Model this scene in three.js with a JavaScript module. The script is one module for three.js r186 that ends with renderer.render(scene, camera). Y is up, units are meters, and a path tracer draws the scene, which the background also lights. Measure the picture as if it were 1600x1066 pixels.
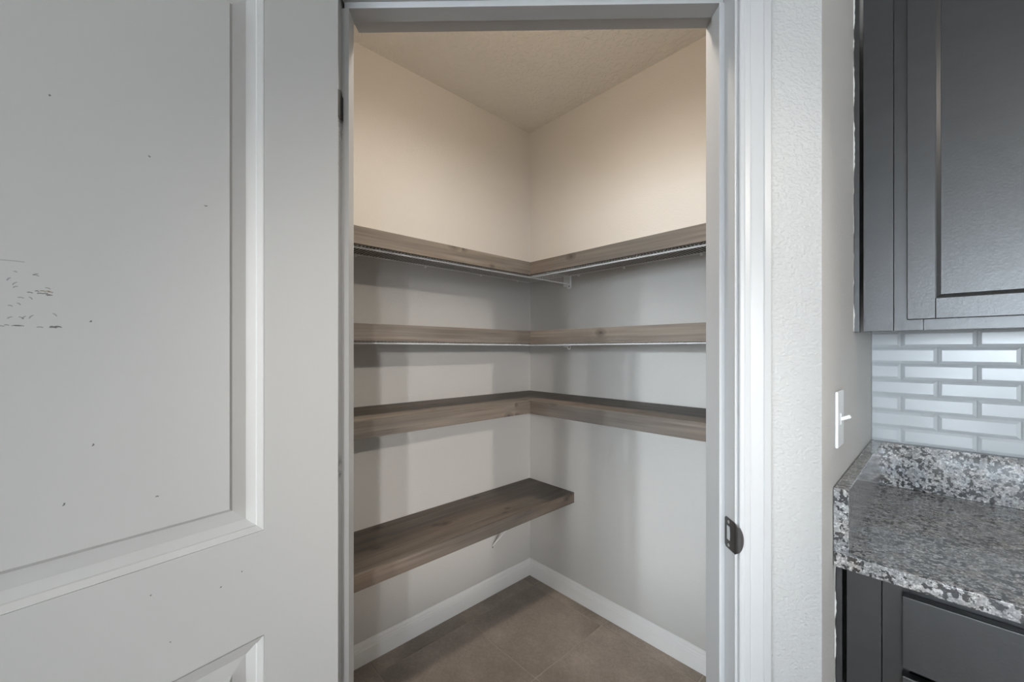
import * as THREE from 'three';
import { RoundedBoxGeometry } from 'three/addons/geometries/RoundedBoxGeometry.js';
import { mergeGeometries, mergeVertices, toCreasedNormals } from 'three/addons/utils/BufferGeometryUtils.js';
import { RectAreaLightUniformsLib } from 'three/addons/lights/RectAreaLightUniformsLib.js';

// ------------------------------------------------------------------ camera, sky, exposure
// World: the pantry's back corner is the origin; its right wall (and the kitchen wall) is z = 0, its left wall x = 0.
const CEIL = 2.641, WALL = 0.115;
const scene = new THREE.Scene();
const renderer = new THREE.WebGLRenderer({ antialias: true });
renderer.toneMapping = THREE.LinearToneMapping;
renderer.toneMappingExposure = 5.5;
renderer.shadowMap.enabled = true;
RectAreaLightUniformsLib.init();
const camera = new THREE.PerspectiveCamera(2 * Math.atan(533 / 627.4) * 180 / Math.PI, 1600 / 1066, 0.02, 60);
camera.position.set(1.6926, 1.34, 1.7186);
camera.rotation.set(0, 47.076 * Math.PI / 180, 0);
camera.setViewOffset(1600, 1066, 0, -14.4, 1600, 1066);
camera.updateProjectionMatrix();
scene.background = new THREE.Color(0.84, 0.97, 1.12);
scene.backgroundIntensity = 2.0;

// daylight through the kitchen's windows: [centre], [inward normal], width, height, radiance, colour
const SKYC = [0.78, 0.95, 1.22];
const DAY = [
  { at: [5.5, 1.12, 3.84], n: [-1, 0, 0], w: 0.30, h: 2.00, power: 3.2, c: [0.90, 0.97, 1.06] },
  { at: [5.5, 1.12, 4.58], n: [-1, 0, 0], w: 0.30, h: 2.00, power: 3.2, c: [0.90, 0.97, 1.06] },
  { at: [1.76, 1.12, 6.5], n: [0, 0, -1], w: 0.30, h: 2.00, power: 3.2, c: [0.88, 0.99, 1.06] },
  { at: [2.87, 1.52, 6.5], n: [0, 0, -1], w: 1.76, h: 1.20, power: 2.6, c: [0.88, 0.99, 1.07] },
];
// spotlights added at the windows to throw directed light into the pantry: [from], [towards], candela, colour, half-angle, radius
const BEAMS = [
  [[5.46, 1.89, 3.84], [0.25, 0.92, 0.68], 4.2, [1.0, 0.96, 0.92], 0.135, 0.06],
  [[5.46, 1.89, 4.58], [0.25, 0.92, 0.68], 3.4, [1.0, 0.97, 0.94], 0.135, 0.06],
  [[1.76, 2.00, 6.46], [0.80, 0.90, 0.10], 5.6, [0.88, 0.99, 1.06], 0.125, 0.06],
  [[3.15, 1.94, 6.46], [0.65, 0.95, 0.05], 3.2, [0.90, 0.99, 1.05], 0.12, 0.10],
];
// ceiling lamps: [x, z, radiance of the lens]; the second holds an added spot turned to the pantry
const CANS = [[2.3, 2.6, 7], [4.4, 2.15, 4], [2.3, 4.6, 11], [4.3, 4.9, 11], [3.4, 1.0, 20]];  // the last is added for a bright streak on the cabinet door
const CANC = [1.0, 0.90, 0.78];
const ADDED_SPOT = { i: 2.7, to: [0.1, 1.0, 0.75], angle: 0.19 };
const PANTRY_LAMP = { at: [0.84, CEIL - 0.03, 0.84], i: 0.85, glow: 0.068, c: [1.0, 0.91, 0.80] };   // recessed downlight

function spot(name, at, to, i, c, angle, radius) {
  const l = new THREE.SpotLight(new THREE.Color(...c), i, 0, angle, 0.5, 2); l.name = name; l.position.set(...at); l.target.position.set(...to); l.castShadow = true; l.shadow.radius = radius / 0.02;
  scene.add(l); scene.add(l.target); l.target.name = 'light_target'; return l;
}
for (const [at, to, i, c, a, r] of BEAMS) spot('added_window_spot', at, to, i, c, a, r);
function areaLight(name, x, y, z, target, w, h, power, c) {
  const l = new THREE.RectAreaLight(new THREE.Color(c[0], c[1], c[2]), power, w, h);
  l.name = name; l.position.set(x, y, z); l.lookAt(...target); scene.add(l); return l;
}
for (const d of DAY) areaLight('daylight', d.at[0] + d.n[0] * 0.02, d.at[1], d.at[2] + d.n[2] * 0.02,
  [d.at[0] + d.n[0], d.at[1], d.at[2] + d.n[2]], d.w - 0.08, d.h - 0.08, d.power, d.c);

// ------------------------------------------------------------------ random numbers and computed textures
let seed = 12345;
const rnd = () => { seed = (seed * 1664525 + 1013904223) >>> 0; return seed / 4294967296; };
function lattice(n, s) { const a = new Float32Array(n * n); let v = s >>> 0; for (let i = 0; i < n * n; i++) { v = (v * 1664525 + 1013904223) >>> 0; a[i] = (v >>> 8) / 16777216; } return a; }
function noiseField(w, h, fx, fy, s) {            // tileable value noise, fx x fy cells
  const n = Math.max(fx, fy), g = lattice(n, s * 7919 + 17), out = new Float32Array(w * h);
  for (let y = 0; y < h; y++) {
    const v = y / h * fy, y0 = Math.floor(v), ty = v - y0, sy = ty * ty * (3 - 2 * ty), ya = y0 % fy, yb = (y0 + 1) % fy;
    for (let x = 0; x < w; x++) {
      const u = x / w * fx, x0 = Math.floor(u), tx = u - x0, sx = tx * tx * (3 - 2 * tx), xa = x0 % fx, xb = (x0 + 1) % fx;
      const a = g[ya * n + xa], b = g[ya * n + xb], c = g[yb * n + xa], d = g[yb * n + xb];
      out[y * w + x] = (a + (b - a) * sx) * (1 - sy) + (c + (d - c) * sx) * sy;
    }
  }
  return out;
}
function fbm(w, h, fx, fy, oct, s, gain = 0.5) {
  const out = new Float32Array(w * h); let amp = 1, sum = 0;
  for (let o = 0; o < oct; o++) { const f = noiseField(w, h, fx << o, fy << o, s + o * 31); for (let i = 0; i < out.length; i++) out[i] += f[i] * amp; sum += amp; amp *= gain; }
  for (let i = 0; i < out.length; i++) out[i] /= sum;
  return out;
}
function tex(w, h, fn, srgb, rx, ry) {             // fn(i, x, y) -> [r, g, b] 0..255 ; rx, ry = repeats per metre
  const d = new Uint8Array(w * h * 4);
  for (let y = 0, i = 0; y < h; y++) for (let x = 0; x < w; x++, i++) { const c = fn(i, x, y); d[i * 4] = c[0]; d[i * 4 + 1] = c[1]; d[i * 4 + 2] = c[2]; d[i * 4 + 3] = 255; }
  const t = new THREE.DataTexture(d, w, h); t.wrapS = t.wrapT = THREE.RepeatWrapping; t.magFilter = THREE.LinearFilter; t.minFilter = THREE.LinearMipmapLinearFilter; t.generateMipmaps = true;
  if (srgb) t.colorSpace = THREE.SRGBColorSpace; t.repeat.set(rx, ry); t.needsUpdate = true; return t;
}
const cl = (v, a = 0, b = 255) => Math.min(b, Math.max(a, v));
const sm = (a, b, v) => { const t = cl((v - a) / (b - a), 0, 1); return t * t * (3 - 2 * t); };

const peelN = fbm(512, 512, 80, 80, 2, 11), peelL = fbm(512, 512, 8, 8, 2, 21);
const peel = tex(512, 512, (i) => { const v = 255 * sm(0.30, 0.75, peelN[i]); return [v, v, v]; }, false, 3.6, 3.6);
const knockN = fbm(512, 512, 44, 44, 3, 31);
const knock = tex(512, 512, (i) => { const v = 255 * sm(0.42, 0.58, knockN[i]); return [v, v, v]; }, false, 1.6, 1.6);
const woodA = fbm(1024, 256, 3, 14, 5, 41), woodB = fbm(1024, 256, 6, 60, 3, 51), woodC = fbm(1024, 256, 2, 3, 3, 61), knotN = fbm(1024, 256, 9, 5, 2, 65);
function woodTex(s) {
  const knots = []; let z = s; const r = () => { z = (z * 1103515245 + 12345) % 2147483648; return z / 2147483648; };
  for (let k = 0; k < 7; k++) knots.push([r() * 1024, r() * 256, 5 + r() * 7]);
  return tex(1024, 256, (i, x, y) => {
    let v = 0.74 + 0.30 * (woodA[i] - 0.5) + 0.20 * (woodB[i] - 0.5) + 0.26 * (woodC[i] - 0.5);
    for (const [kx, ky, kr] of knots) { const q = Math.hypot((x - kx) / 1.7, y - ky); if (q < kr * 5) { v -= 0.26 * Math.exp(-((q / kr) ** 2)) + 0.05 * Math.cos(q / kr * 5) * Math.exp(-q / kr / 1.8); } }
    const warm = woodC[(i + 5000) % woodC.length] - 0.5;
    return [cl(202 * v + 16 * warm + 4), cl(190 * v + 3), cl(178 * v - 12 * warm + 2)];
  }, true, 1 / 1.25, 1 / 0.32);
}
const woodMap = woodTex(7), woodMap2 = woodTex(99);
const woodBump = tex(1024, 256, (i) => { const v = cl(255 * (0.5 + woodB[i] - 0.5)); return [v, v, v]; }, false, 1 / 1.25, 1 / 0.32);
const gA = fbm(1024, 1024, 60, 60, 3, 71, 0.6), gB = fbm(1024, 1024, 90, 90, 3, 81, 0.6), gC = fbm(1024, 1024, 14, 14, 3, 91), gD = fbm(1024, 1024, 150, 150, 2, 95);
const graniteMap = tex(1024, 1024, (i) => {
  let v = 0.66 + 0.42 * (gD[i] - 0.5) + 0.34 * (gC[i] - 0.5);
  v = v + 0.20 * sm(0.55, 0.64, gB[i]);
  v = v * (1 - 0.66 * sm(0.535, 0.615, gA[i] + 0.42 * (gC[i] - 0.5)));
  const t = gC[(i + 333333) % gC.length] - 0.5;
  return [cl(204 * v + 12 + 10 * t), cl(202 * v + 12), cl(200 * v + 13 - 10 * t)];
}, true, 2.7, 2.7);
const fA = fbm(512, 512, 6, 6, 5, 101), fB = fbm(512, 512, 128, 128, 2, 111);
const tileMap = tex(512, 512, (i) => { const v = 0.86 + 0.30 * (fA[i] - 0.5) + 0.13 * (fB[i] - 0.5); return [cl(174 * v), cl(161 * v), cl(149 * v)]; }, true, 1 / 0.9, 1 / 0.9);
const tileBump = tex(512, 512, (i) => { const v = cl(255 * fB[i]); return [v, v, v]; }, false, 1 / 0.9, 1 / 0.9);
const cN = fbm(512, 512, 90, 90, 3, 121), cG = fbm(512, 512, 40, 4, 4, 131);
const cabMap = tex(512, 512, (i) => { const v = 0.9 + 0.25 * (cG[i] - 0.5); return [cl(38 * v), cl(39 * v), cl(42 * v)]; }, true, 1.2, 1.2);
const cabBump = tex(512, 512, (i) => { const v = cl(255 * cN[i]); return [v, v, v]; }, false, 3, 3);

// ------------------------------------------------------------------ materials
const M = (o) => new THREE.MeshPhysicalMaterial(o);
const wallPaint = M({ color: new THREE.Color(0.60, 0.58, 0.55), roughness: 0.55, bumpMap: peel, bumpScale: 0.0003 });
const wallPaintDarkened = M({ color: new THREE.Color(0.455, 0.46, 0.455), roughness: 0.36, bumpMap: peel, bumpScale: 0.0006 });  // same paint as the pantry walls, darkened to offset strong light on the front wall
const ceilPaint = M({ color: new THREE.Color(0.80, 0.77, 0.72), roughness: 0.9, bumpMap: knock, bumpScale: 0.0014 });
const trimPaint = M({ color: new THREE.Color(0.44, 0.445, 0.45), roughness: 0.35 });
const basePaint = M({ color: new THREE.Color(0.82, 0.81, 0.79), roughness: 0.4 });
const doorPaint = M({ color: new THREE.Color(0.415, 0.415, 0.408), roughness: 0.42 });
const wood = M({ map: woodMap, roughness: 0.6, bumpMap: woodBump, bumpScale: 0.0004, color: new THREE.Color(0.49, 0.475, 0.46) });
const wood2 = M({ map: woodMap2, roughness: 0.6, bumpMap: woodBump, bumpScale: 0.0004, color: new THREE.Color(0.40, 0.395, 0.395) });
const wire = M({ color: new THREE.Color(0.93, 0.925, 0.92), roughness: 0.35 });
const granite = M({ map: graniteMap, roughness: 0.13, clearcoat: 0.4, clearcoatRoughness: 0.08 });
const floorTile = M({ map: tileMap, roughness: 0.42, bumpMap: tileBump, bumpScale: 0.00015 });
const floorTile2 = M({ map: tileMap, color: new THREE.Color(0.93, 0.93, 0.95), roughness: 0.42, bumpMap: tileBump, bumpScale: 0.00015 });
const groutPaint = M({ color: new THREE.Color(0.42, 0.36, 0.31), roughness: 0.95 });
const cabinet = M({ map: cabMap, ior: 1.75, roughness: 0.32, bumpMap: cabBump, bumpScale: 0.00012, specularIntensity: 1.0 });
const cabDark = M({ color: new THREE.Color(0.006, 0.005, 0.0045), roughness: 0.8 });
const rawWood = M({ color: new THREE.Color(0.30, 0.25, 0.20), roughness: 0.8 });
const glaze = M({ color: new THREE.Color(0.48, 0.505, 0.52), roughness: 0.22, clearcoat: 0.3, clearcoatRoughness: 0.2 });
const tileGrout = M({ color: new THREE.Color(0.46, 0.48, 0.49), roughness: 0.9 });
const plasticWhite = M({ color: new THREE.Color(0.85, 0.85, 0.85), roughness: 0.3 });
const darkMetal = M({ color: new THREE.Color(0.075, 0.07, 0.068), roughness: 0.36, metalness: 0.75 });
const steel = M({ color: new THREE.Color(0.55, 0.55, 0.55), roughness: 0.35, metalness: 0.9 });
const caulkPaint = M({ color: new THREE.Color(0.62, 0.61, 0.58), roughness: 0.7 });
const holeDark = M({ color: new THREE.Color(0.02, 0.018, 0.016), roughness: 0.9 });
const glass = M({ color: 0xffffff, transmission: 1, thickness: 0, roughness: 0 });
const lens = M({ color: new THREE.Color(0.9, 0.9, 0.88), roughness: 0.6, emissive: new THREE.Color(1.0, 0.9, 0.78), emissiveIntensity: 1.2 });
const warmLens = M({ color: new THREE.Color(0.9, 0.87, 0.8), roughness: 0.6, emissive: new THREE.Color(1.0, 0.78, 0.52), emissiveIntensity: 0.6 });

// ------------------------------------------------------------------ building helpers
const taken = {};
function numbered(n) { if (!(n in taken)) { taken[n] = 0; return n; } taken[n]++; return n + '_' + String(taken[n]).padStart(3, '0'); }
function mesh(name, geo, mat, parent, label) {
  const m = new THREE.Mesh(geo, mat); m.castShadow = m.receiveShadow = true;
  m.name = parent === scene || !parent ? numbered(name) : name;
  if (label) m.userData.label = label;
  (parent || scene).add(m); return m;
}
function struct(name, geo, mat) { const m = geo ? mesh(name, geo, mat, scene) : new THREE.Group(); if (!geo) { m.name = numbered(name); scene.add(m); } m.userData.kind = 'structure'; return m; }
function thing(name, label, category, group, pos = [0, 0, 0], turn = 0) {
  const g = new THREE.Group(); g.name = numbered(name); g.position.set(...pos); g.rotation.y = turn; g.userData = { label, category };
  if (group) g.userData.group = group; scene.add(g); return g;
}
function uvm(geo, grain = 'x', off = 0) {          // uv in metres, chosen per triangle; u follows the grain
  const g = geo.index ? geo.toNonIndexed() : geo, p = g.attributes.position, uv = new Float32Array(p.count * 2), a = new THREE.Vector3(), b = new THREE.Vector3(), c = new THREE.Vector3(), n = new THREE.Vector3();
  for (let i = 0; i < p.count; i += 3) {
    a.fromBufferAttribute(p, i); b.fromBufferAttribute(p, i + 1); c.fromBufferAttribute(p, i + 2);
    n.copy(b).sub(a).cross(c.clone().sub(a)); const ax = Math.abs(n.x), ay = Math.abs(n.y), az = Math.abs(n.z);
    let k = ax >= ay && ax >= az ? ['z', 'y'] : ay >= az ? ['x', 'z'] : ['x', 'y'];
    if (k[1] === grain) k = [k[1], k[0]];
    [a, b, c].forEach((v, j) => { uv[(i + j) * 2] = v[k[0]] + off; uv[(i + j) * 2 + 1] = v[k[1]] + off * 0.37; });
  }
  g.setAttribute('uv', new THREE.BufferAttribute(uv, 2)); return g;
}
function clean(g) { const q = g.index ? g.toNonIndexed() : g; for (const k of Object.keys(q.attributes)) if (!['position', 'normal', 'uv'].includes(k)) q.deleteAttribute(k); return q; }
const merge = (list) => mergeGeometries(list.map(clean));
function box(x0, x1, y0, y1, z0, z1, r = 0, grain = 'x', off = 0) {
  const w = x1 - x0, h = y1 - y0, d = z1 - z0;
  const g = r ? new RoundedBoxGeometry(w, h, d, 2, Math.min(r, w / 2.01, h / 2.01, d / 2.01)) : new THREE.BoxGeometry(w, h, d);
  g.translate((x0 + x1) / 2, (y0 + y1) / 2, (z0 + z1) / 2); return uvm(g, grain, off);
}
function prism(pts, y0, y1) {                      // plan polygon of [x, z] raised from y0 to y1
  const s = new THREE.Shape(pts.map(([x, z]) => new THREE.Vector2(x, -z)));
  const g = new THREE.ExtrudeGeometry(s, { depth: y1 - y0, bevelEnabled: false }); g.rotateX(-Math.PI / 2); g.translate(0, y0, 0); return uvm(g);
}
function bar(a, b, r, sides = 8) {
  const A = new THREE.Vector3(...a), B = new THREE.Vector3(...b), d = B.clone().sub(A), g = new THREE.CylinderGeometry(r, r, d.length(), sides, 1);
  g.applyQuaternion(new THREE.Quaternion().setFromUnitVectors(new THREE.Vector3(0, 1, 0), d.normalize())); g.translate((A.x + B.x) / 2, (A.y + B.y) / 2, (A.z + B.z) / 2); return g.toNonIndexed();
}
function sweep(profile, path, offsetOf) {          // quads between consecutive copies of a profile along a mitred path; flat per facet
  const P = []; const pt = (k, j) => offsetOf(path[k], profile[j]);
  for (let k = 0; k + 1 < path.length; k++) for (let j = 0; j + 1 < profile.length; j++) { const a = pt(k, j), b = pt(k + 1, j), c = pt(k + 1, j + 1), d = pt(k, j + 1); P.push(...a, ...b, ...c, ...a, ...c, ...d); }
  const g = new THREE.BufferGeometry(); g.setAttribute('position', new THREE.Float32BufferAttribute(P, 3)); g.computeVertexNormals(); return uvm(g);
}

// ------------------------------------------------------------------ frames of the angled door wall and of the open leaf
const AW = 46.1 * Math.PI / 180, NN = [Math.sin(AW), Math.cos(AW)], EE = [Math.cos(AW), -Math.sin(AW)], DW = 1.6434;
const dw = (s, n) => [NN[0] * (DW + n) + EE[0] * s, NN[1] * (DW + n) + EE[1] * s];   // [x, z] of a point of the door wall
function onDoorWall(o) { const [x, z] = dw(0, 0); o.position.set(x, 0, z); o.rotation.y = AW; return o; }

// ================================================================== SETTING
const RX = 5.5, RZ = 6.5;
struct('wall_left', box(-0.12, 0, 0, CEIL, -0.12, RZ + 0.12), wallPaint);
const wallBack = struct('wall_back', box(0, RX, 0, CEIL, -0.12, 0), wallPaint);
function pierced(axis, at, lo, hi, holes) {        // a wall across x (axis 'x') or z with window openings [from, to, sill, head]
  const g = [], put = (a, b, y0, y1) => { if (b - a > 1e-4 && y1 - y0 > 1e-4) g.push(axis === 'x' ? box(at, at + 0.12, y0, y1, a, b) : box(a, b, y0, y1, at, at + 0.12)); };
  let c = lo; for (const [a, b, y0, y1] of holes) { put(c, a, 0, CEIL); put(a, b, 0, y0); put(a, b, y1, CEIL); c = b; } put(c, hi, 0, CEIL); return merge(g);
}
const hole = (d) => { const k = d.n[0] ? d.at[2] : d.at[0]; return [k - d.w / 2, k + d.w / 2, d.at[1] - d.h / 2, d.at[1] + d.h / 2]; };
struct('wall_right', pierced('x', RX, -0.12, RZ, DAY.filter((d) => d.n[0]).map(hole)), wallPaint);
struct('wall_rear', pierced('z', RZ, 0, RX + 0.12, DAY.filter((d) => d.n[2]).map(hole)), wallPaint);
for (const d of DAY) {
  const [a, b, y0, y1] = hole(d), w = struct('window_1'.replace('1', DAY.indexOf(d) + 1));
  const at = d.n[0] ? RX : RZ, bx = (p, q, u, v, f, t) => d.n[0] ? box(f, t, u, v, p, q, 0.002) : box(p, q, u, v, f, t, 0.002);
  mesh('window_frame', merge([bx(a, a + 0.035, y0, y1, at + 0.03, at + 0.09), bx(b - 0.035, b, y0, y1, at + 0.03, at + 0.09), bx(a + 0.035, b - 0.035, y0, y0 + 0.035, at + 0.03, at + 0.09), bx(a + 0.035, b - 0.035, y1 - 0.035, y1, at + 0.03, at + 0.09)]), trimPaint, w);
  mesh('pane', bx(a + 0.035, b - 0.035, y0 + 0.035, y1 - 0.035, at + 0.058, at + 0.062), glass, w);
}
struct('ceiling', box(-0.12, RX + 0.12, CEIL, CEIL + 0.12, -0.12, RZ + 0.12), ceilPaint);

// partition between pantry and kitchen, and its counterpart on the left
const XS = 1.536, CR = [1.536, 0.7742], IR = [1.536 - WALL, 0.7270], ZL = 1.536, CLf = [0.8027, 1.536], ILf = [0.7531, 1.421];
const wallSide = struct('wall_side', prism([[XS - WALL, 0], [XS, 0], CR, IR], 0, CEIL), wallPaint);
struct('wall_side_left', prism([[0, ZL - WALL], ILf, CLf, [0, ZL]], 0, CEIL), wallPaint);
const SL = -0.419, SR = 0.344, HEAD = 2.043, JT = 0.018;   // door jambs' faces, head and thickness
{
  const o = [SL - JT - 0.004, SR + JT];
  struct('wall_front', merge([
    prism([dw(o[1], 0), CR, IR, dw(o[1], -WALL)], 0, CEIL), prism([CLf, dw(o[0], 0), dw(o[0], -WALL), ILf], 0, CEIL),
    prism([dw(o[0], 0), dw(o[1], 0), dw(o[1], -WALL), dw(o[0], -WALL)], HEAD + JT, CEIL)]), wallPaintDarkened);
}

// floor: slab with grout, and 18 inch tiles laid on it
const floor = struct('floor', box(-0.12, RX + 0.12, -0.10, -0.002, -0.12, RZ + 0.12), groutPaint);
{
  const X0 = 0.0955 - 0.4615, Z0 = 0.069 - 0.4615, P = 0.4615, G = 0.0022, variants = [floorTile, floorTile2];
  const geos = new Map();
  const cuts = (v0, lo, hi) => { const r = []; for (let k = 0; ; k++) { const a = v0 + k * P, b = a + P; if (a >= hi) break; r.push([Math.max(a, lo), Math.min(b, hi)]); } return r; };
  for (const [x0, x1] of cuts(X0, 0, RX)) for (const [z0, z1] of cuts(Z0, 0, RZ)) {
    if (x1 - x0 < 0.02 || z1 - z0 < 0.02 || (x0 > 3.7 || z0 > 4.2)) continue;
    const w = x1 - x0 - 2 * G, d = z1 - z0 - 2 * G, k = w.toFixed(3) + d.toFixed(3) + (geos.size % 3);
    const key = w.toFixed(3) + 'x' + d.toFixed(3) + ':' + Math.floor(rnd() * 3);
    if (!geos.has(key)) geos.set(key, box(-w / 2, w / 2, -0.008, 0, -d / 2, d / 2, 0.0012, 'x', rnd() * 3));
    const t = mesh('tile', geos.get(key), variants[rnd() < 0.5 ? 0 : 1], floor); t.position.set((x0 + x1) / 2, 0.0005 * rnd() - 0.0003, (z0 + z1) / 2);
  }
  // beyond sight the same tiles go on as one surface
  const rest = mesh('tile_field', merge([box(3.8 + 0.0, RX, -0.008, 0, 0, RZ), box(0, 3.8, -0.008, 0, 4.25, RZ)]), floorTile, floor); rest.userData.kind = 'stuff';
}

mesh('caulk', bar([0.0012, 0.0965, 0.0012], [0.0012, CEIL - 0.001, 0.0012], 0.0022, 6), caulkPaint, wallBack);
// baseboards
const BB = [[0, 0.0], [0.013, 0.0], [0.013, 0.062], [0.0115, 0.066], [0.0115, 0.072], [0.009, 0.078], [0.009, 0.085], [0.006, 0.092], [0.003, 0.096], [0, 0.096]];
function baseboard(name, x0, z0, x1, z1, cut0 = 0, cut1 = 0) {   // stands on the left of the run from 0 to 1
  const dx = x1 - x0, dz = z1 - z0, L = Math.hypot(dx, dz), ux = dx / L, uz = dz / L, nx = -uz, nz = ux;
  const g = sweep(BB, [0, 1], (k, [d, y]) => { const t = k ? L - cut1 * d : cut0 * d; return [x0 + ux * t + nx * d, y, z0 + uz * t + nz * d]; });
  return struct(name, g, basePaint);
}
baseboard('baseboard_left', 0, ZL - WALL, 0, 0, 0, 1).material.side = THREE.DoubleSide;
baseboard('baseboard_right', 0, 0, XS - WALL, 0, 1, 0);
baseboard('baseboard_partition', IR[0], 0, IR[0], IR[1], 1, 0);
{ const a = dw(0.405, 0.0), b = CR; baseboard('baseboard_front', a[0], a[1], b[0], b[1]); }

// door casing and jambs
{
  const P = [[0.005, -0.002], [0.005, 0.008], [0.0065, 0.0095], [0.012, 0.0105], [0.0135, 0.0118], [0.022, 0.0125], [0.0235, 0.0112], [0.026, 0.0125], [0.038, 0.0150], [0.044, 0.0165], [0.0455, 0.0150], [0.047, 0.0165], [0.058, 0.0170], [0.0595, 0.0155], [0.0600, -0.002]];
  const path = [[SL, 0, -1, 0], [SL, HEAD, -1, 1], [SR, HEAD, 1, 1], [SR, 0, 1, 0]];
  const g = sweep(P, path, ([s, y, ms, my], [w, d]) => [s + ms * w, y + my * w, d]);
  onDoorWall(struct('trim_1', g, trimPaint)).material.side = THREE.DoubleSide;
  // jambs: plan polygons in (s, n) of the door wall
  const jamb = onDoorWall(struct('trim_2'));
  const pl = (pts, y0, y1) => prism(pts.map(([s, n]) => [s, n]), y0, y1);
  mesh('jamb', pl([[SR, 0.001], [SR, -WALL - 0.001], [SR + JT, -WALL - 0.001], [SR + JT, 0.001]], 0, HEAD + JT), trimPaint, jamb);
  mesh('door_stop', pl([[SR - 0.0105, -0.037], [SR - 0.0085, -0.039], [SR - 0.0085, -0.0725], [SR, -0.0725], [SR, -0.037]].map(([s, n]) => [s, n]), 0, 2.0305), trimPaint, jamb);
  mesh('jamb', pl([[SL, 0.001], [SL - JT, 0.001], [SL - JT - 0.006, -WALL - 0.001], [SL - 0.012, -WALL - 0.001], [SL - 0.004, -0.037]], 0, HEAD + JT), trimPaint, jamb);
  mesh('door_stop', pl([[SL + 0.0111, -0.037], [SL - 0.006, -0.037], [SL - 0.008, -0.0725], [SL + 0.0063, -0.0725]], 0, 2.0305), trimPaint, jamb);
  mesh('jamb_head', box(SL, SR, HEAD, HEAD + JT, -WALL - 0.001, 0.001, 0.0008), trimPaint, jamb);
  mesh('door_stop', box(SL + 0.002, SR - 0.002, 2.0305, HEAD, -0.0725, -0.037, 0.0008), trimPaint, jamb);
  // strike plate with its lip, let into the right jamb
  const sp = new THREE.Group(); sp.name = 'strike_plate'; jamb.add(sp);
  const sh = new THREE.Shape(), yc = 0.984, hh = 0.0295;
  sh.moveTo(-0.034, yc - hh + 0.004); sh.lineTo(-0.030, yc - hh); sh.lineTo(0.0012, yc - hh); sh.lineTo(0.0012, yc + hh); sh.lineTo(-0.030, yc + hh); sh.lineTo(-0.034, yc + hh - 0.004); sh.closePath();
  const ho = new THREE.Path(); ho.moveTo(-0.0285, yc - 0.014); ho.lineTo(-0.0155, yc - 0.014); ho.quadraticCurveTo(-0.013, yc, -0.0155, yc + 0.014); ho.lineTo(-0.0285, yc + 0.014); ho.closePath(); sh.holes.push(ho);
  const pg = new THREE.ExtrudeGeometry(sh, { depth: 0.0012, bevelEnabled: false }); pg.rotateY(-Math.PI / 2); pg.translate(SR, 0, 0);   // x of the shape becomes n
  mesh('plate', uvm(pg), darkMetal, sp);
  const lip = []; const rows = 10, cols = 16;
  const at = (i, j) => { const v = i / rows * 2 - 1, reach = 0.015 * (0.18 + 0.82 * Math.sqrt(Math.max(0, 1 - v * v))), t = j / cols * reach, a = 0.95 * t / 0.015;   // a lip that leaves the plate and bends away from the opening
    return [SR - 0.0013 + t * Math.sin(a), yc + v * hh, 0.0012 + t * Math.cos(a * 0.8)]; };
  for (let i = 0; i < rows; i++) for (let j = 0; j < cols; j++) { const a = at(i, j), b = at(i + 1, j), c = at(i + 1, j + 1), d = at(i, j + 1); lip.push(...a, ...b, ...c, ...a, ...c, ...d); }
  const lg = new THREE.BufferGeometry(); lg.setAttribute('position', new THREE.Float32BufferAttribute(lip, 3)); lg.computeVertexNormals();
  const lm = darkMetal.clone(); lm.side = THREE.DoubleSide; mesh('lip', uvm(lg), lm, sp);
  for (const y of [yc - 0.0225, yc + 0.0225]) { const g2 = new THREE.CylinderGeometry(0.0032, 0.0032, 0.0008, 14); g2.rotateZ(Math.PI / 2); g2.translate(SR - 0.0014, y, -0.019); mesh('screw', g2, steel, sp); }
  // black hinge grease on the left jamb
  const cv = document.createElement('canvas'); cv.width = 64; cv.height = 512; const c2 = cv.getContext('2d'); c2.clearRect(0, 0, 64, 512);
  const blot = (x, y, rx, ry, a) => { c2.fillStyle = 'rgba(10,9,8,' + a + ')'; c2.beginPath(); c2.ellipse(x, y, rx, ry, 0, 0, 6.3); c2.fill(); };
  for (let k = 0; k < 260; k++) { const y = 30 + rnd() * 130; blot(4 + rnd() * 56, y, 5 + rnd() * 9, 5 + rnd() * 14, 0.5); }
  for (let k = 0; k < 300; k++) { const y = 160 + Math.pow(rnd(), 1.4) * 330; blot(4 + rnd() * 56, y, 1 + rnd() * 4, 1 + rnd() * 6, 0.20 * (1 - (y - 160) / 400)); }
  const gt = new THREE.CanvasTexture(cv); gt.colorSpace = THREE.SRGBColorSpace;
  const gm = new THREE.MeshStandardMaterial({ map: gt, transparent: true, roughness: 0.6 });
  const cs = document.createElement('canvas'); cs.width = 64; cs.height = 128; const c3 = cs.getContext('2d'); c3.clearRect(0, 0, 64, 128);
  for (let k = 0; k < 60; k++) { const y = 12 + rnd() * 100, e = 1 - Math.abs(y - 78) / 70; c3.fillStyle = 'rgba(20,19,18,' + 0.16 * e + ')'; c3.beginPath(); c3.ellipse(14 + rnd() * 34, y, 3 + rnd() * 8, 3 + rnd() * 9, 0, 0, 6.3); c3.fill(); }
  const st = new THREE.CanvasTexture(cs); st.colorSpace = THREE.SRGBColorSpace; const sm2 = new THREE.MeshStandardMaterial({ map: st, transparent: true, roughness: 0.6 });
  for (const [y, h] of [[1.765, 0.20], [1.112, 0.06]]) { const q = new THREE.PlaneGeometry(0.0355, h); q.rotateY(Math.PI / 2); q.rotateY(-0.107); q.translate(SL - 0.0018 + 0.0004, y, -0.0182); mesh('grease_stain', q, h > 0.1 ? gm : sm2, jamb, 'black hinge grease smeared on the white jamb'); }
}

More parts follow.
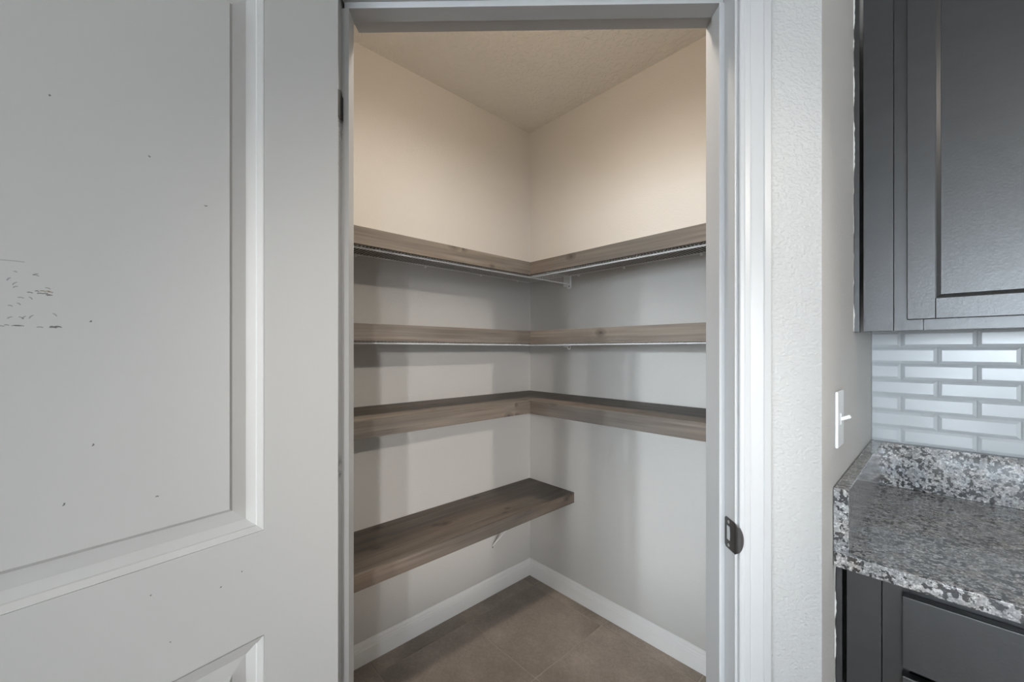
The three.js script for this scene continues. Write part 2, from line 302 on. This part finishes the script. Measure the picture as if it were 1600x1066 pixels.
// ------------------------------------------------------------------ the open pantry door (molded two-panel leaf)
{
  const d1 = struct('door_1'); const [hx, hz] = dw(-0.395, 0.0385); d1.position.set(hx, 0, hz); d1.rotation.y = AW + 53.906 * Math.PI / 180;
  const W = 0.757, T = 0.035, Y0 = 0.012, Y1 = 2.026, ST = 0.1246, panels = [[1.0561, 1.905], [0.255, 0.8887]];
  const sh = new THREE.Shape(); sh.moveTo(-W, Y0); sh.lineTo(0, Y0); sh.lineTo(0, Y1); sh.lineTo(-W, Y1); sh.closePath();
  for (const [a, b] of panels) { const h = new THREE.Path(); h.moveTo(-W + ST, a); h.lineTo(-W + ST, b); h.lineTo(-ST, b); h.lineTo(-ST, a); h.closePath(); sh.holes.push(h); }
  const slab = new THREE.ExtrudeGeometry(sh, { depth: T - 0.003, bevelEnabled: true, bevelThickness: 0.0015, bevelSize: 0.0008, bevelOffset: -0.0008, bevelSegments: 1, curveSegments: 1 }); slab.translate(0, 0, -T + 0.0015);
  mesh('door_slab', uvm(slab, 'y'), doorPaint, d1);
  // small marks of wear on the upper field, in their own shapes
  const cv = document.createElement('canvas'); cv.width = 1024; cv.height = 2048; const c = cv.getContext('2d'); c.fillStyle = '#fff'; c.fillRect(0, 0, 1024, 2048);
  const S = 1024 / 0.42; let fieldX = 0, fieldY = 0;
  const mark = (u, y, l, a, t, col) => { c.save(); c.translate((0.632 - 0.0455 - u) * S, 2048 - (y - 1.1015) * 2048 / 0.758); c.rotate(a); c.strokeStyle = col; c.lineWidth = t; c.lineCap = 'round'; c.beginPath(); c.moveTo(-l / 2, 0); c.quadraticCurveTo(0, -t, l / 2, 0); c.stroke(); c.restore(); };
  for (const [u, y] of [[0.258, 1.595], [0.196, 1.548], [0.312, 1.375], [0.334, 1.16], [0.31, 1.225], [0.25, 1.145], [0.345, 1.632]]) mark(u, y, 3 + rnd() * 4, rnd() * 3, 3, 'rgba(70,68,65,0.7)');
  for (let k = 0; k < 9; k++) mark(0.352 + (rnd() - 0.5) * 0.022, 1.405 + (rnd() - 0.5) * 0.006, 4 + rnd() * 9, (rnd() - 0.5) * 0.5, 2.2, k % 3 ? 'rgba(80,76,68,0.7)' : 'rgba(150,125,80,0.8)');
  for (let k = 0; k < 16; k++) mark(0.358 + (rnd() - 0.5) * 0.04, 1.405 + (rnd() - 0.5) * 0.065, 4 + rnd() * 7, (rnd() - 0.5) * 2, 2.2, 'rgba(90,88,84,0.45)');
  for (let k = 0; k < 14; k++) mark(0.362 + (rnd() - 0.5) * 0.05, 1.3665 + (rnd() - 0.5) * 0.002, 5 + rnd() * 9, 0.05, 2.2, 'rgba(80,78,74,0.5)');
  mark(0.376, 1.437, 60, -0.06, 3, 'rgba(120,118,114,0.28)');
  const ft = new THREE.CanvasTexture(cv); ft.colorSpace = THREE.SRGBColorSpace;
  const worn = doorPaint.clone(); worn.map = ft;
  const prof = [[0, 0], [0.0015, -0.0004], [0.0085, -0.0032], [0.0095, -0.0050], [0.0190, -0.0088], [0.0215, -0.0098], [0.0405, -0.0082], [0.0455, -0.0030]];
  panels.forEach(([a, b], k) => {
    const x0 = -W + ST, x1 = -ST, P = [];
    const ring = (t, z) => [[x0 + t, a + t, z], [x1 - t, a + t, z], [x1 - t, b - t, z], [x0 + t, b - t, z]];
    for (let j = 0; j + 1 < prof.length; j++) { const p = ring(...prof[j]), q = ring(...prof[j + 1]); for (let e = 0; e < 4; e++) { const f = (e + 1) % 4; P.push(...p[e], ...p[f], ...q[f], ...p[e], ...q[f], ...q[e]); } }
    const back = ring(0, -T + 0.008); P.push(...back[0], ...back[2], ...back[1], ...back[0], ...back[3], ...back[2]);
    const g = new THREE.BufferGeometry(); g.setAttribute('position', new THREE.Float32BufferAttribute(P, 3)); g.computeVertexNormals();
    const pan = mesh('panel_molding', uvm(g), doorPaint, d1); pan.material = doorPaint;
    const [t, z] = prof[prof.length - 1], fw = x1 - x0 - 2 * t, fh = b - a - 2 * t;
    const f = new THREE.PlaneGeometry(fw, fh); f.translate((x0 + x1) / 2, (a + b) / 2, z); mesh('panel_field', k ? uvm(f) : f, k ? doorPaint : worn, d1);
  });
  // specks on the rail and stile
  for (const [u, y, l, r] of [[0.182, 0.992, 0.006, 0.5], [0.155, 1.003, 0.004, 1.2], [0.26, 1.018, 0.004, 1.0], [0.345, 1.112, 0.008, 0.4], [0.24, 0.945, 0.003, 0.3]]) {
    const q = new THREE.CircleGeometry(0.0011, 10); q.scale(l / 0.0022 * 0.5, 0.8, 1); q.rotateZ(r); q.translate(-u, y, 0.0002); if (u === 0.345) continue; mesh('paint_chip', q, M({ color: new THREE.Color(0.12, 0.12, 0.115), roughness: 0.9 }), d1, 'tiny dark chip in the white paint');
  }
  for (const y of [0.30, 1.03, 1.80]) {            // hinges between leaf and jamb
    const h = new THREE.Group(); h.name = 'hinge'; d1.add(h);
    mesh('knuckle', bar([-0.004, y - 0.045, -T - 0.004], [-0.004, y + 0.045, -T - 0.004], 0.006, 14), darkMetal, h);
    mesh('hinge_leaf', box(0.0002, 0.0022, y - 0.044, y + 0.044, -T + 0.001, -0.008, 0.0005), darkMetal, h);
  }
}

// ================================================================== PANTRY SHELVES
const D = 0.349, LIP = 0.312, PX1 = XS - WALL - 0.002, PZ1 = ZL - WALL - 0.002;
// a board with its front strip. The left ones run along z from the corner, the right ones butt against them.
function woodShelf(side, top, bottom, label, m, off) {
  const t = thing('wooden_shelf', label, 'shelf', null, [0, 0, 0]);
  const A = 0.0125, F = 0.013;
  if (side === 'left') {
    mesh('shelf_board', box(0.001, D - F, top - A, top, 0.001, PZ1, 0.001, 'z', off), m, t);
    mesh('front_strip', box(D - F, D, bottom, top, D + 0.0005, PZ1, 0.0012, 'z', off + 0.4), m, t);
  } else {
    mesh('shelf_board', box(D - F + 0.0005, PX1, top - A, top, 0.001, D - F, 0.001, 'x', off), m, t);
    mesh('front_strip', box(D - F + 0.0005, PX1, bottom, top, D - F, D, 0.0012, 'x', off + 0.4), m, t);
  }
  return t;
}
woodShelf('left', 1.7603, 1.6985, 'uppermost grey-brown wooden shelf on the left pantry wall', wood, 0.1);
woodShelf('right', 1.7603, 1.7005, 'uppermost grey-brown wooden shelf on the right pantry wall', wood2, 0.7);
woodShelf('left', 1.4322, 1.3712, 'eye-level grey-brown wooden shelf on the left pantry wall, second from the top', wood2, 1.3);
woodShelf('right', 1.4322, 1.3690, 'eye-level grey-brown wooden shelf on the right pantry wall, second from the top', wood, 2.1);
woodShelf('left', 1.0991, 1.0385, 'third grey-brown wooden shelf from the top, on the left pantry wall', wood, 2.9);
woodShelf('right', 1.0991, 1.0371, 'third grey-brown wooden shelf from the top, the lowest on the right pantry wall', wood2, 3.3);
{
  const t = thing('wooden_shelf', 'lowest wooden shelf, a dark plank on the left pantry wall only, above the baseboard', 'shelf');
  const d4 = 0.338, g4 = M({ map: woodMap2, roughness: 0.55, bumpMap: woodBump, bumpScale: 0.0004, color: new THREE.Color(0.40, 0.375, 0.35) });
  mesh('shelf_board', box(0.001, d4 - 0.013, 0.5625, 0.575, 0.001, PZ1, 0.001, 'z', 4.4), g4, t);
  mesh('front_strip', box(d4 - 0.013, d4, 0.5195, 0.575, 0.001, PZ1, 0.0012, 'z', 5.1), M({ map: woodMap2, roughness: 0.55, bumpMap: woodBump, bumpScale: 0.0004, color: new THREE.Color(0.46, 0.44, 0.425) }), t);
}
// white wire shelves that carry the boards
function wireShelf(side, deck, lipY, label) {
  const t = thing('wire_shelf', label, 'shelf');
  const a0 = side === 'left' ? 0.004 : LIP + 0.006, a1 = side === 'left' ? PZ1 - 0.004 : PX1 - 0.004;
  const P = (a, y, d) => side === 'left' ? [d, y, a] : [a, y, d];
  mesh('back_rail', bar(P(a0, deck, 0.006), P(a1, deck, 0.006), 0.003, 10), wire, t);
  mesh('middle_rail', bar(P(a0, deck - 0.0042, 0.15), P(a1, deck - 0.0042, 0.15), 0.003, 10), wire, t);
  mesh('front_rail', bar(P(a0, deck - 0.003, LIP - 0.004), P(a1, deck - 0.003, LIP - 0.004), 0.003, 10), wire, t);
  mesh('lip_rail', bar(P(a0, lipY, LIP), P(a1, lipY, LIP), 0.0034, 10), wire, t);
  const cw = []; const n = Math.floor((a1 - a0) / 0.0138);
  for (let k = 0; k <= n; k++) { const a = a0 + 0.004 + k * 0.0138; if (a > a1) break; cw.push(bar(P(a, deck, 0.005), P(a, deck, LIP + 0.002), 0.0013, 6), bar(P(a, deck, LIP + 0.0036), P(a, lipY - 0.001, LIP + 0.0036), 0.0013, 6)); }
  const cm = mesh('cross_wires', merge(cw), wire, t); cm.userData.kind = 'stuff';
  const clips = side === 'left' ? [0.109, 0.379, 0.717, 1.05] : [0.371, 0.643, 1.007];
  for (const a of clips) {
    const s = side === 'left' ? box(0.0005, 0.011, deck - 0.011, deck + 0.0025, a - 0.006, a + 0.006, 0.003) : box(a - 0.006, a + 0.006, deck - 0.011, deck + 0.0025, 0.0005, 0.011, 0.003);
    mesh('wall_clip', s, wire, t);
  }
  if (side === 'left') {                            // end bracket screwed to the right wall
    const b = new THREE.Group(); b.name = 'end_bracket'; t.add(b);
    const bx0 = LIP - 0.046, bx1 = LIP + 0.006, y0 = lipY - 0.022, y1 = deck + 0.0015;
    const sh = new THREE.Shape(); sh.moveTo(bx0, y1); sh.lineTo(bx1, y1); sh.lineTo(bx1, y0 + 0.012); sh.quadraticCurveTo(bx1, y0, bx1 - 0.013, y0); sh.quadraticCurveTo(bx1 - 0.027, y0, bx1 - 0.027, y0 + 0.012); sh.lineTo(bx0, lipY - 0.006); sh.closePath();
    const h = new THREE.Path(); h.absarc(bx1 - 0.013, y0 + 0.013, 0.0042, 0, 6.2832, true); sh.holes.push(h);
    const g = new THREE.ExtrudeGeometry(sh, { depth: 0.003, bevelEnabled: true, bevelThickness: 0.0007, bevelSize: 0.0007, bevelSegments: 1, curveSegments: 8 }); g.translate(0, 0, 0.001);
    mesh('bracket_plate', uvm(g), wire, b);
    mesh('bracket_socket', merge([box(LIP - 0.008, LIP + 0.006, lipY - 0.006, deck - 0.001, 0.004, 0.014, 0.002)]), wire, b);
    const sc = new THREE.CylinderGeometry(0.0042, 0.0042, 0.0014, 14); sc.rotateX(Math.PI / 2); sc.translate(bx1 - 0.013, y0 + 0.013, 0.0016); mesh('screw', sc, holeDark, b);
  }
  return t;
}
wireShelf('left', 1.744, 1.6966, 'white wire shelf under the uppermost left shelf, its end bracket on the right wall');
wireShelf('right', 1.744, 1.6966, 'white wire shelf with comb-like front lip under the uppermost wooden shelf, right pantry wall');
wireShelf('left', 1.4160, 1.3651, 'white wire shelf edge under the second wooden shelf on the left pantry wall');
wireShelf('right', 1.4160, 1.3651, 'white wire shelf edge under the second wooden shelf on the right pantry wall');
{ // white brace below the lowest shelf
  const t = thing('shelf_brace', 'white metal diagonal brace under the lowest shelf, screwed to the left wall', 'bracket', null, [0, 0, 0.292]);
  const sh = new THREE.Shape(); sh.absellipse(0, 0.257, 0.0105, 0.020, 0, 6.2832); const h = new THREE.Path(); h.absarc(0, 0.255, 0.0046, 0, 6.2832, true); sh.holes.push(h);
  const g = new THREE.ExtrudeGeometry(sh, { depth: 0.0035, bevelEnabled: true, bevelSize: 0.0006, bevelThickness: 0.0006, bevelSegments: 1, curveSegments: 16 }); g.rotateY(Math.PI / 2); g.translate(0.0012, 0, 0); mesh('foot', uvm(g), wire, t);
  const s = new THREE.CylinderGeometry(0.0045, 0.0045, 0.0012, 14); s.rotateZ(Math.PI / 2); s.translate(0.0025, 0.255, 0); mesh('screw', s, holeDark, t);
  const L = Math.hypot(0.262, 0.285), b = box(-0.002, 0.002, 0, L, -0.006, 0.006, 0.001); b.rotateZ(-Math.atan2(0.262, 0.285)); b.translate(0.006, 0.268, 0);
  mesh('strut', b, wire, t);
  mesh('hook', box(0.262, 0.282, 0.545, 0.5605, -0.005, 0.005, 0.002), wire, t);
}

// ================================================================== KITCHEN SIDE
// glazed wall tiles, 2 x 6 inch, bevelled, running bond, each a child of the wall
{
  const zb = 0.0136, z0 = 0.0055, PX = 0.1519, PY = 0.0492, G = 0.0012, X0 = XS + 0.0008, XE = 2.75;
  mesh('tile_grout', box(X0, XE, 1.045, 1.42, 0.0002, 0.0098), tileGrout, wallBack);
  const cache = new Map();
  function tileGeo(w, h, cutL) {
    const key = w.toFixed(4) + h.toFixed(4) + cutL; if (cache.has(key)) return cache.get(key);
    const b = Math.min(0.0075, h * 0.3), zf = zb - z0, ze = zf - 0.0020, lx = cutL ? 0.0006 : b, P = [];
    const o = [[0, 0, ze], [w, 0, ze], [w, h, ze], [0, h, ze]], i = [[lx, b, zf], [w - b, b, zf], [w - b, h - b, zf], [lx, h - b, zf]], k = [[0, 0, 0], [w, 0, 0], [w, h, 0], [0, h, 0]];
    const quad = (a, c, d, e) => P.push(...a, ...c, ...d, ...a, ...d, ...e);
    quad(...i); for (let e = 0; e < 4; e++) { const f = (e + 1) % 4; quad(o[e], o[f], i[f], i[e]); quad(k[e], k[f], o[f], o[e]); }
    const g = new THREE.BufferGeometry(); g.setAttribute('position', new THREE.Float32BufferAttribute(P, 3)); g.computeVertexNormals(); const u = uvm(g); cache.set(key, u); return u;
  }
  const Y0 = 1.3485 + PY;                            // top of the row behind the cabinet's bottom edge
  for (let r = 0; r < 7; r++) {
    const y1 = Y0 - r * PY, y0 = Math.max(y1 - PY, 1.0555); if (y1 - y0 < 0.012) continue;
    let x = (r % 2 === 0 ? 1.604 : 1.6805) - PX;
    for (; x < XE; x += PX) {
      const a = Math.max(x, X0) + (x < X0 ? 0 : G), b = Math.min(x + PX, XE) - G; if (b - a < 0.01) continue;
      const t = mesh('tile', tileGeo(b - a, y1 - y0 - 2 * G, x < X0), glaze, wallBack); t.position.set(a, y0 + G, z0);
      t.rotation.set((rnd() - 0.5) * 0.008, (rnd() - 0.5) * 0.006, 0);
    }
  }
}
// granite worktop with its upstands
const CT = 0.924, ZF = 0.668, CE = 2.75;
{
  const t = thing('granite_worktop', 'speckled grey granite worktop with matching upstands in the kitchen corner', 'countertop');
  mesh('slab', box(XS + 0.001, CE, CT - 0.030, CT, 0.001, ZF, 0.003, 'x', 0.3), granite, t);
  mesh('side_upstand', box(XS + 0.001, XS + 0.026, CT + 0.0002, 1.0565, 0.0345, ZF - 0.001, 0.0018, 'z', 0.9), granite, t);
  mesh('back_upstand', box(XS + 0.001, CE, CT + 0.0002, 1.0555, 0.001, 0.0340, 0.0018, 'x', 1.7), granite, t);
}
// base cabinet
{
  const t = thing('base_cabinet', 'black-brown base cabinet with slab drawer fronts under the granite worktop', 'cabinet');
  const zf = 0.638, yb = 0.10, yt = CT - 0.0305;
  mesh('carcass', merge([box(XS + 0.060, CE, yb, yt - 0.002, 0.016, zf - 0.02), box(XS + 0.060, CE, 0.0005, yb, 0.016, zf - 0.08)]), cabDark, t);
  mesh('scribe_strip', box(XS + 0.0015, XS + 0.012, 0.001, yt - 0.001, zf - 0.016, zf + 0.003, 0.0008, 'y'), cabinet, t);
  mesh('filler', box(XS + 0.0185, XS + 0.0725, 0.10, yt - 0.001, zf - 0.02, zf, 0.001, 'y'), cabinet, t);
  const x0 = XS + 0.0735, x1 = 2.16, s = 0.0385;
  mesh('face_frame', merge([box(x0, x0 + s, yb, yt - 0.001, zf - 0.02, zf, 0.0008, 'y'), box(x1 - s, x1 + s, yb, yt - 0.001, zf - 0.02, zf, 0.0008, 'y'), box(x0 + s, x1 - s, yt - 0.032, yt - 0.001, zf - 0.02, zf, 0.0008, 'x'), box(x1 + s, CE, yt - 0.032, yt - 0.001, zf - 0.02, zf, 0.0008, 'x'), box(x0 + s, x1 - s, yb, yb + 0.03, zf - 0.02, zf, 0.0008, 'x')]), cabinet, t);
  const dx0 = XS + 0.1022;
  for (const [a, b] of [[0.737, 0.875], [0.445, 0.7235], [0.125, 0.4315]]) mesh('drawer_front', box(dx0, x1 - 0.012, a, b, zf + 0.001, zf + 0.021, 0.0025, 'x', a), cabinet, t);
  mesh('door', box(x1 + 0.012, CE - 0.02, 0.125, 0.875, zf + 0.001, zf + 0.021, 0.0025, 'y'), cabinet, t);
}
// wall cabinet
{
  const t = thing('wall_cabinet', 'black-brown wall cabinet with recessed-panel door hanging above the tiled backsplash', 'cabinet');
  const zf = 0.381, yb = 1.3865, yt = 2.30, x0 = XS + 0.0745, CX = 2.75;
  mesh('carcass', merge([box(x0 + 0.02, CX, yb + 0.016, yt, 0.0145, zf - 0.021)]), cabDark, t);
  mesh('bottom_panel', box(x0 + 0.012, CX, yb + 0.0125, yb + 0.0158, 0.0145, zf - 0.021), rawWood, t, 'unfinished brown underside');
  mesh('scribe_strip', box(XS + 0.0012, XS + 0.0115, yb - 0.001, yt, zf - 0.016, zf + 0.003, 0.0008, 'y'), cabinet, t);
  mesh('filler', box(XS + 0.0185, XS + 0.0738, yb, yt, zf - 0.02, zf, 0.001, 'y'), cabinet, t);
  const s = 0.05;
  mesh('face_frame', merge([box(x0, x0 + s, yb, yt, zf - 0.02, zf, 0.0008, 'y'), box(CX - s, CX, yb, yt, zf - 0.02, zf, 0.0008, 'y'), box(x0 + s, CX - s, yb, yb + 0.045, zf - 0.02, zf, 0.0008, 'x'), box(x0 + s, CX - s, yt - 0.045, yt, zf - 0.02, zf, 0.0008, 'x')]), cabinet, t);
  // panelled doors
  const door = (a, b, label) => {
    const g = new THREE.Group(); g.name = 'door'; t.add(g);
    const y0 = yb + 0.0255, y1 = yt - 0.025, st = 0.046, z0 = zf + 0.0015, z1 = zf + 0.0205, dp = 0.0085;
    mesh('stile', box(a, a + st, y0, y1, z0, z1, 0.0012, 'y', 0.2), cabinet, g); mesh('stile', box(b - st, b, y0, y1, z0, z1, 0.0012, 'y', 0.6), cabinet, g);
    mesh('rail', box(a + st, b - st, y0, y0 + st, z0, z1, 0.0012, 'x', 0.9), cabinet, g); mesh('rail', box(a + st, b - st, y1 - st, y1, z0, z1, 0.0012, 'x', 1.1), cabinet, g);
    const P = []; const ring = (k, z) => [[a + st + k, y0 + st + k, z], [b - st - k, y0 + st + k, z], [b - st - k, y1 - st - k, z], [a + st + k, y1 - st - k, z]];
    const rs = [ring(-0.0004, z1 - 0.0003), ring(0.0012, z1 - 0.0009), ring(0.0080, z1 - dp + 0.0024), ring(0.0086, z1 - dp)];
    for (let j = 0; j < 3; j++) for (let e = 0; e < 4; e++) { const f = (e + 1) % 4; P.push(...rs[j][e], ...rs[j][f], ...rs[j + 1][f], ...rs[j][e], ...rs[j + 1][f], ...rs[j + 1][e]); }
    const bg = new THREE.BufferGeometry(); bg.setAttribute('position', new THREE.Float32BufferAttribute(P, 3)); bg.computeVertexNormals(); mesh('panel_bevel', uvm(bg), cabinet, g);
    mesh('panel', box(a + st - 0.004, b - st + 0.004, y0 + st - 0.004, y1 - st + 0.004, z0 + 0.003, z1 - dp + 0.0001, 0, 'y', 1.4), cabinet, g);
  };
  door(1.634, 2.155); door(2.158, 2.70);
}
// ragged edge of wall paint along the dark strips
{
  const ragged = (y0, y1, z) => { const P = [], n = Math.round((y1 - y0) / 0.006); let w = 0.002; const q = [];
    for (let i = 0; i <= n; i++) { w = cl(w + (rnd() - 0.52) * 0.0022, 0.0001, 0.0030); q.push([y0 + (y1 - y0) * i / n, w]); }
    for (let i = 0; i < n; i++) { const [ya, wa] = q[i], [yb, wb] = q[i + 1]; const f = 0.0014; const a = [0, ya, 0], b = [wa, ya, 0], c = [wb, yb, 0], d = [0, yb, 0]; P.push(...a, ...b, ...c, ...a, ...c, ...d, ...[0, ya, f], ...a, ...d, ...[0, ya, f], ...d, ...[0, yb, f], ...[0, ya, f], ...[0, yb, f], ...c, ...[0, ya, f], ...c, ...b); }
    const g = new THREE.BufferGeometry(); g.setAttribute('position', new THREE.Float32BufferAttribute(P, 3)); g.computeVertexNormals(); g.translate(XS, 0, z); return uvm(g); };
  const cm = caulkPaint.clone(); cm.side = THREE.DoubleSide;
  mesh('caulk', ragged(1.388, 2.30, 0.3845), cm, wallSide); mesh('caulk', ragged(0.1, 0.892, 0.6415), cm, wallSide);
}
// light switch
{
  const t = thing('light_switch', 'white toggle light switch on the side wall beside the backsplash', 'switch', null, [XS, 1.193, 0.6125]);
  const pl = new RoundedBoxGeometry(0.006, 0.1195, 0.071, 3, 0.0028); pl.translate(0.0034, 0, 0); mesh('switch_plate', pl, plasticWhite, t);
  mesh('toggle_collar', box(0.006, 0.0075, -0.0125, 0.0125, -0.0055, 0.0055, 0.0007), plasticWhite, t);
  const tg = box(0, 0.0185, -0.0038, 0.0038, -0.0042, 0.0042, 0.0018); tg.rotateZ(0.42); tg.translate(0.0055, -0.001, 0); mesh('toggle', tg, plasticWhite, t);
  for (const y of [-0.03, 0.03]) { const s = new THREE.SphereGeometry(0.003, 12, 6, 0, 6.3, 0, 1.57); s.rotateZ(-Math.PI / 2); s.scale(0.45, 1, 1); s.translate(0.0062, y, 0); mesh('screw', s, plasticWhite, t); }
}

// ================================================================== LAMPS
{
  const names = ['by the pantry', 'over the worktop end', 'by the rear window', 'in the far corner', 'added for the streak on the cabinet door'];
  CANS.forEach(([x, z, power], k) => {
    const t = thing('ceiling_light', 'round white recessed kitchen ceiling light ' + names[k], 'light', null, [x, CEIL, z]);
    const ring = new THREE.LatheGeometry([[0.072, 0.0], [0.074, -0.006], [0.088, -0.008], [0.095, -0.004], [0.096, 0.0]].map(([a, b]) => new THREE.Vector2(a, b)), 32); mesh('trim_ring', ring, plasticWhite, t);
    const disc = new THREE.CylinderGeometry(0.0725, 0.0725, 0.004, 32); disc.translate(0, -0.003, 0); mesh('lens', disc, lens, t);
    areaLight('lamp', x, CEIL - 0.010, z, [x, 0, z + 0.0001], 0.13, 0.13, power, CANC);
    if (k === 1) spot('added_pantry_spot', [x, CEIL - 0.035, z], ADDED_SPOT.to, ADDED_SPOT.i, [1.0, 0.93, 0.84], ADDED_SPOT.angle, 0.04);
  });
  const [x, y, z] = PANTRY_LAMP.at, t = thing('ceiling_light', 'round recessed downlight with warm lens in the pantry ceiling', 'light', null, [x, CEIL, z]);
  mesh('trim_ring', new THREE.LatheGeometry([[0.054, 0.0], [0.055, -0.005], [0.066, -0.007], [0.072, -0.004], [0.073, 0.0]].map(([a, b]) => new THREE.Vector2(a, b)), 32), plasticWhite, t);
  mesh('lens', new THREE.SphereGeometry(0.0545, 32, 12, 0, Math.PI * 2, Math.PI / 2, Math.PI / 2).scale(1, 0.9, 1).translate(0, -0.0012, 0), warmLens, t);
  const l = spot('pantry_lamp', [x, y, z], [x, 0, z], PANTRY_LAMP.i, PANTRY_LAMP.c, 1.48, 0.09); l.penumbra = 1.0;
  const p = new THREE.PointLight(new THREE.Color(1.0, 0.76, 0.52), PANTRY_LAMP.glow); p.position.set(x, CEIL - 0.03, z); p.castShadow = true; p.shadow.radius = 1; p.name = 'pantry_glow'; scene.add(p);
}

renderer.render(scene, camera);
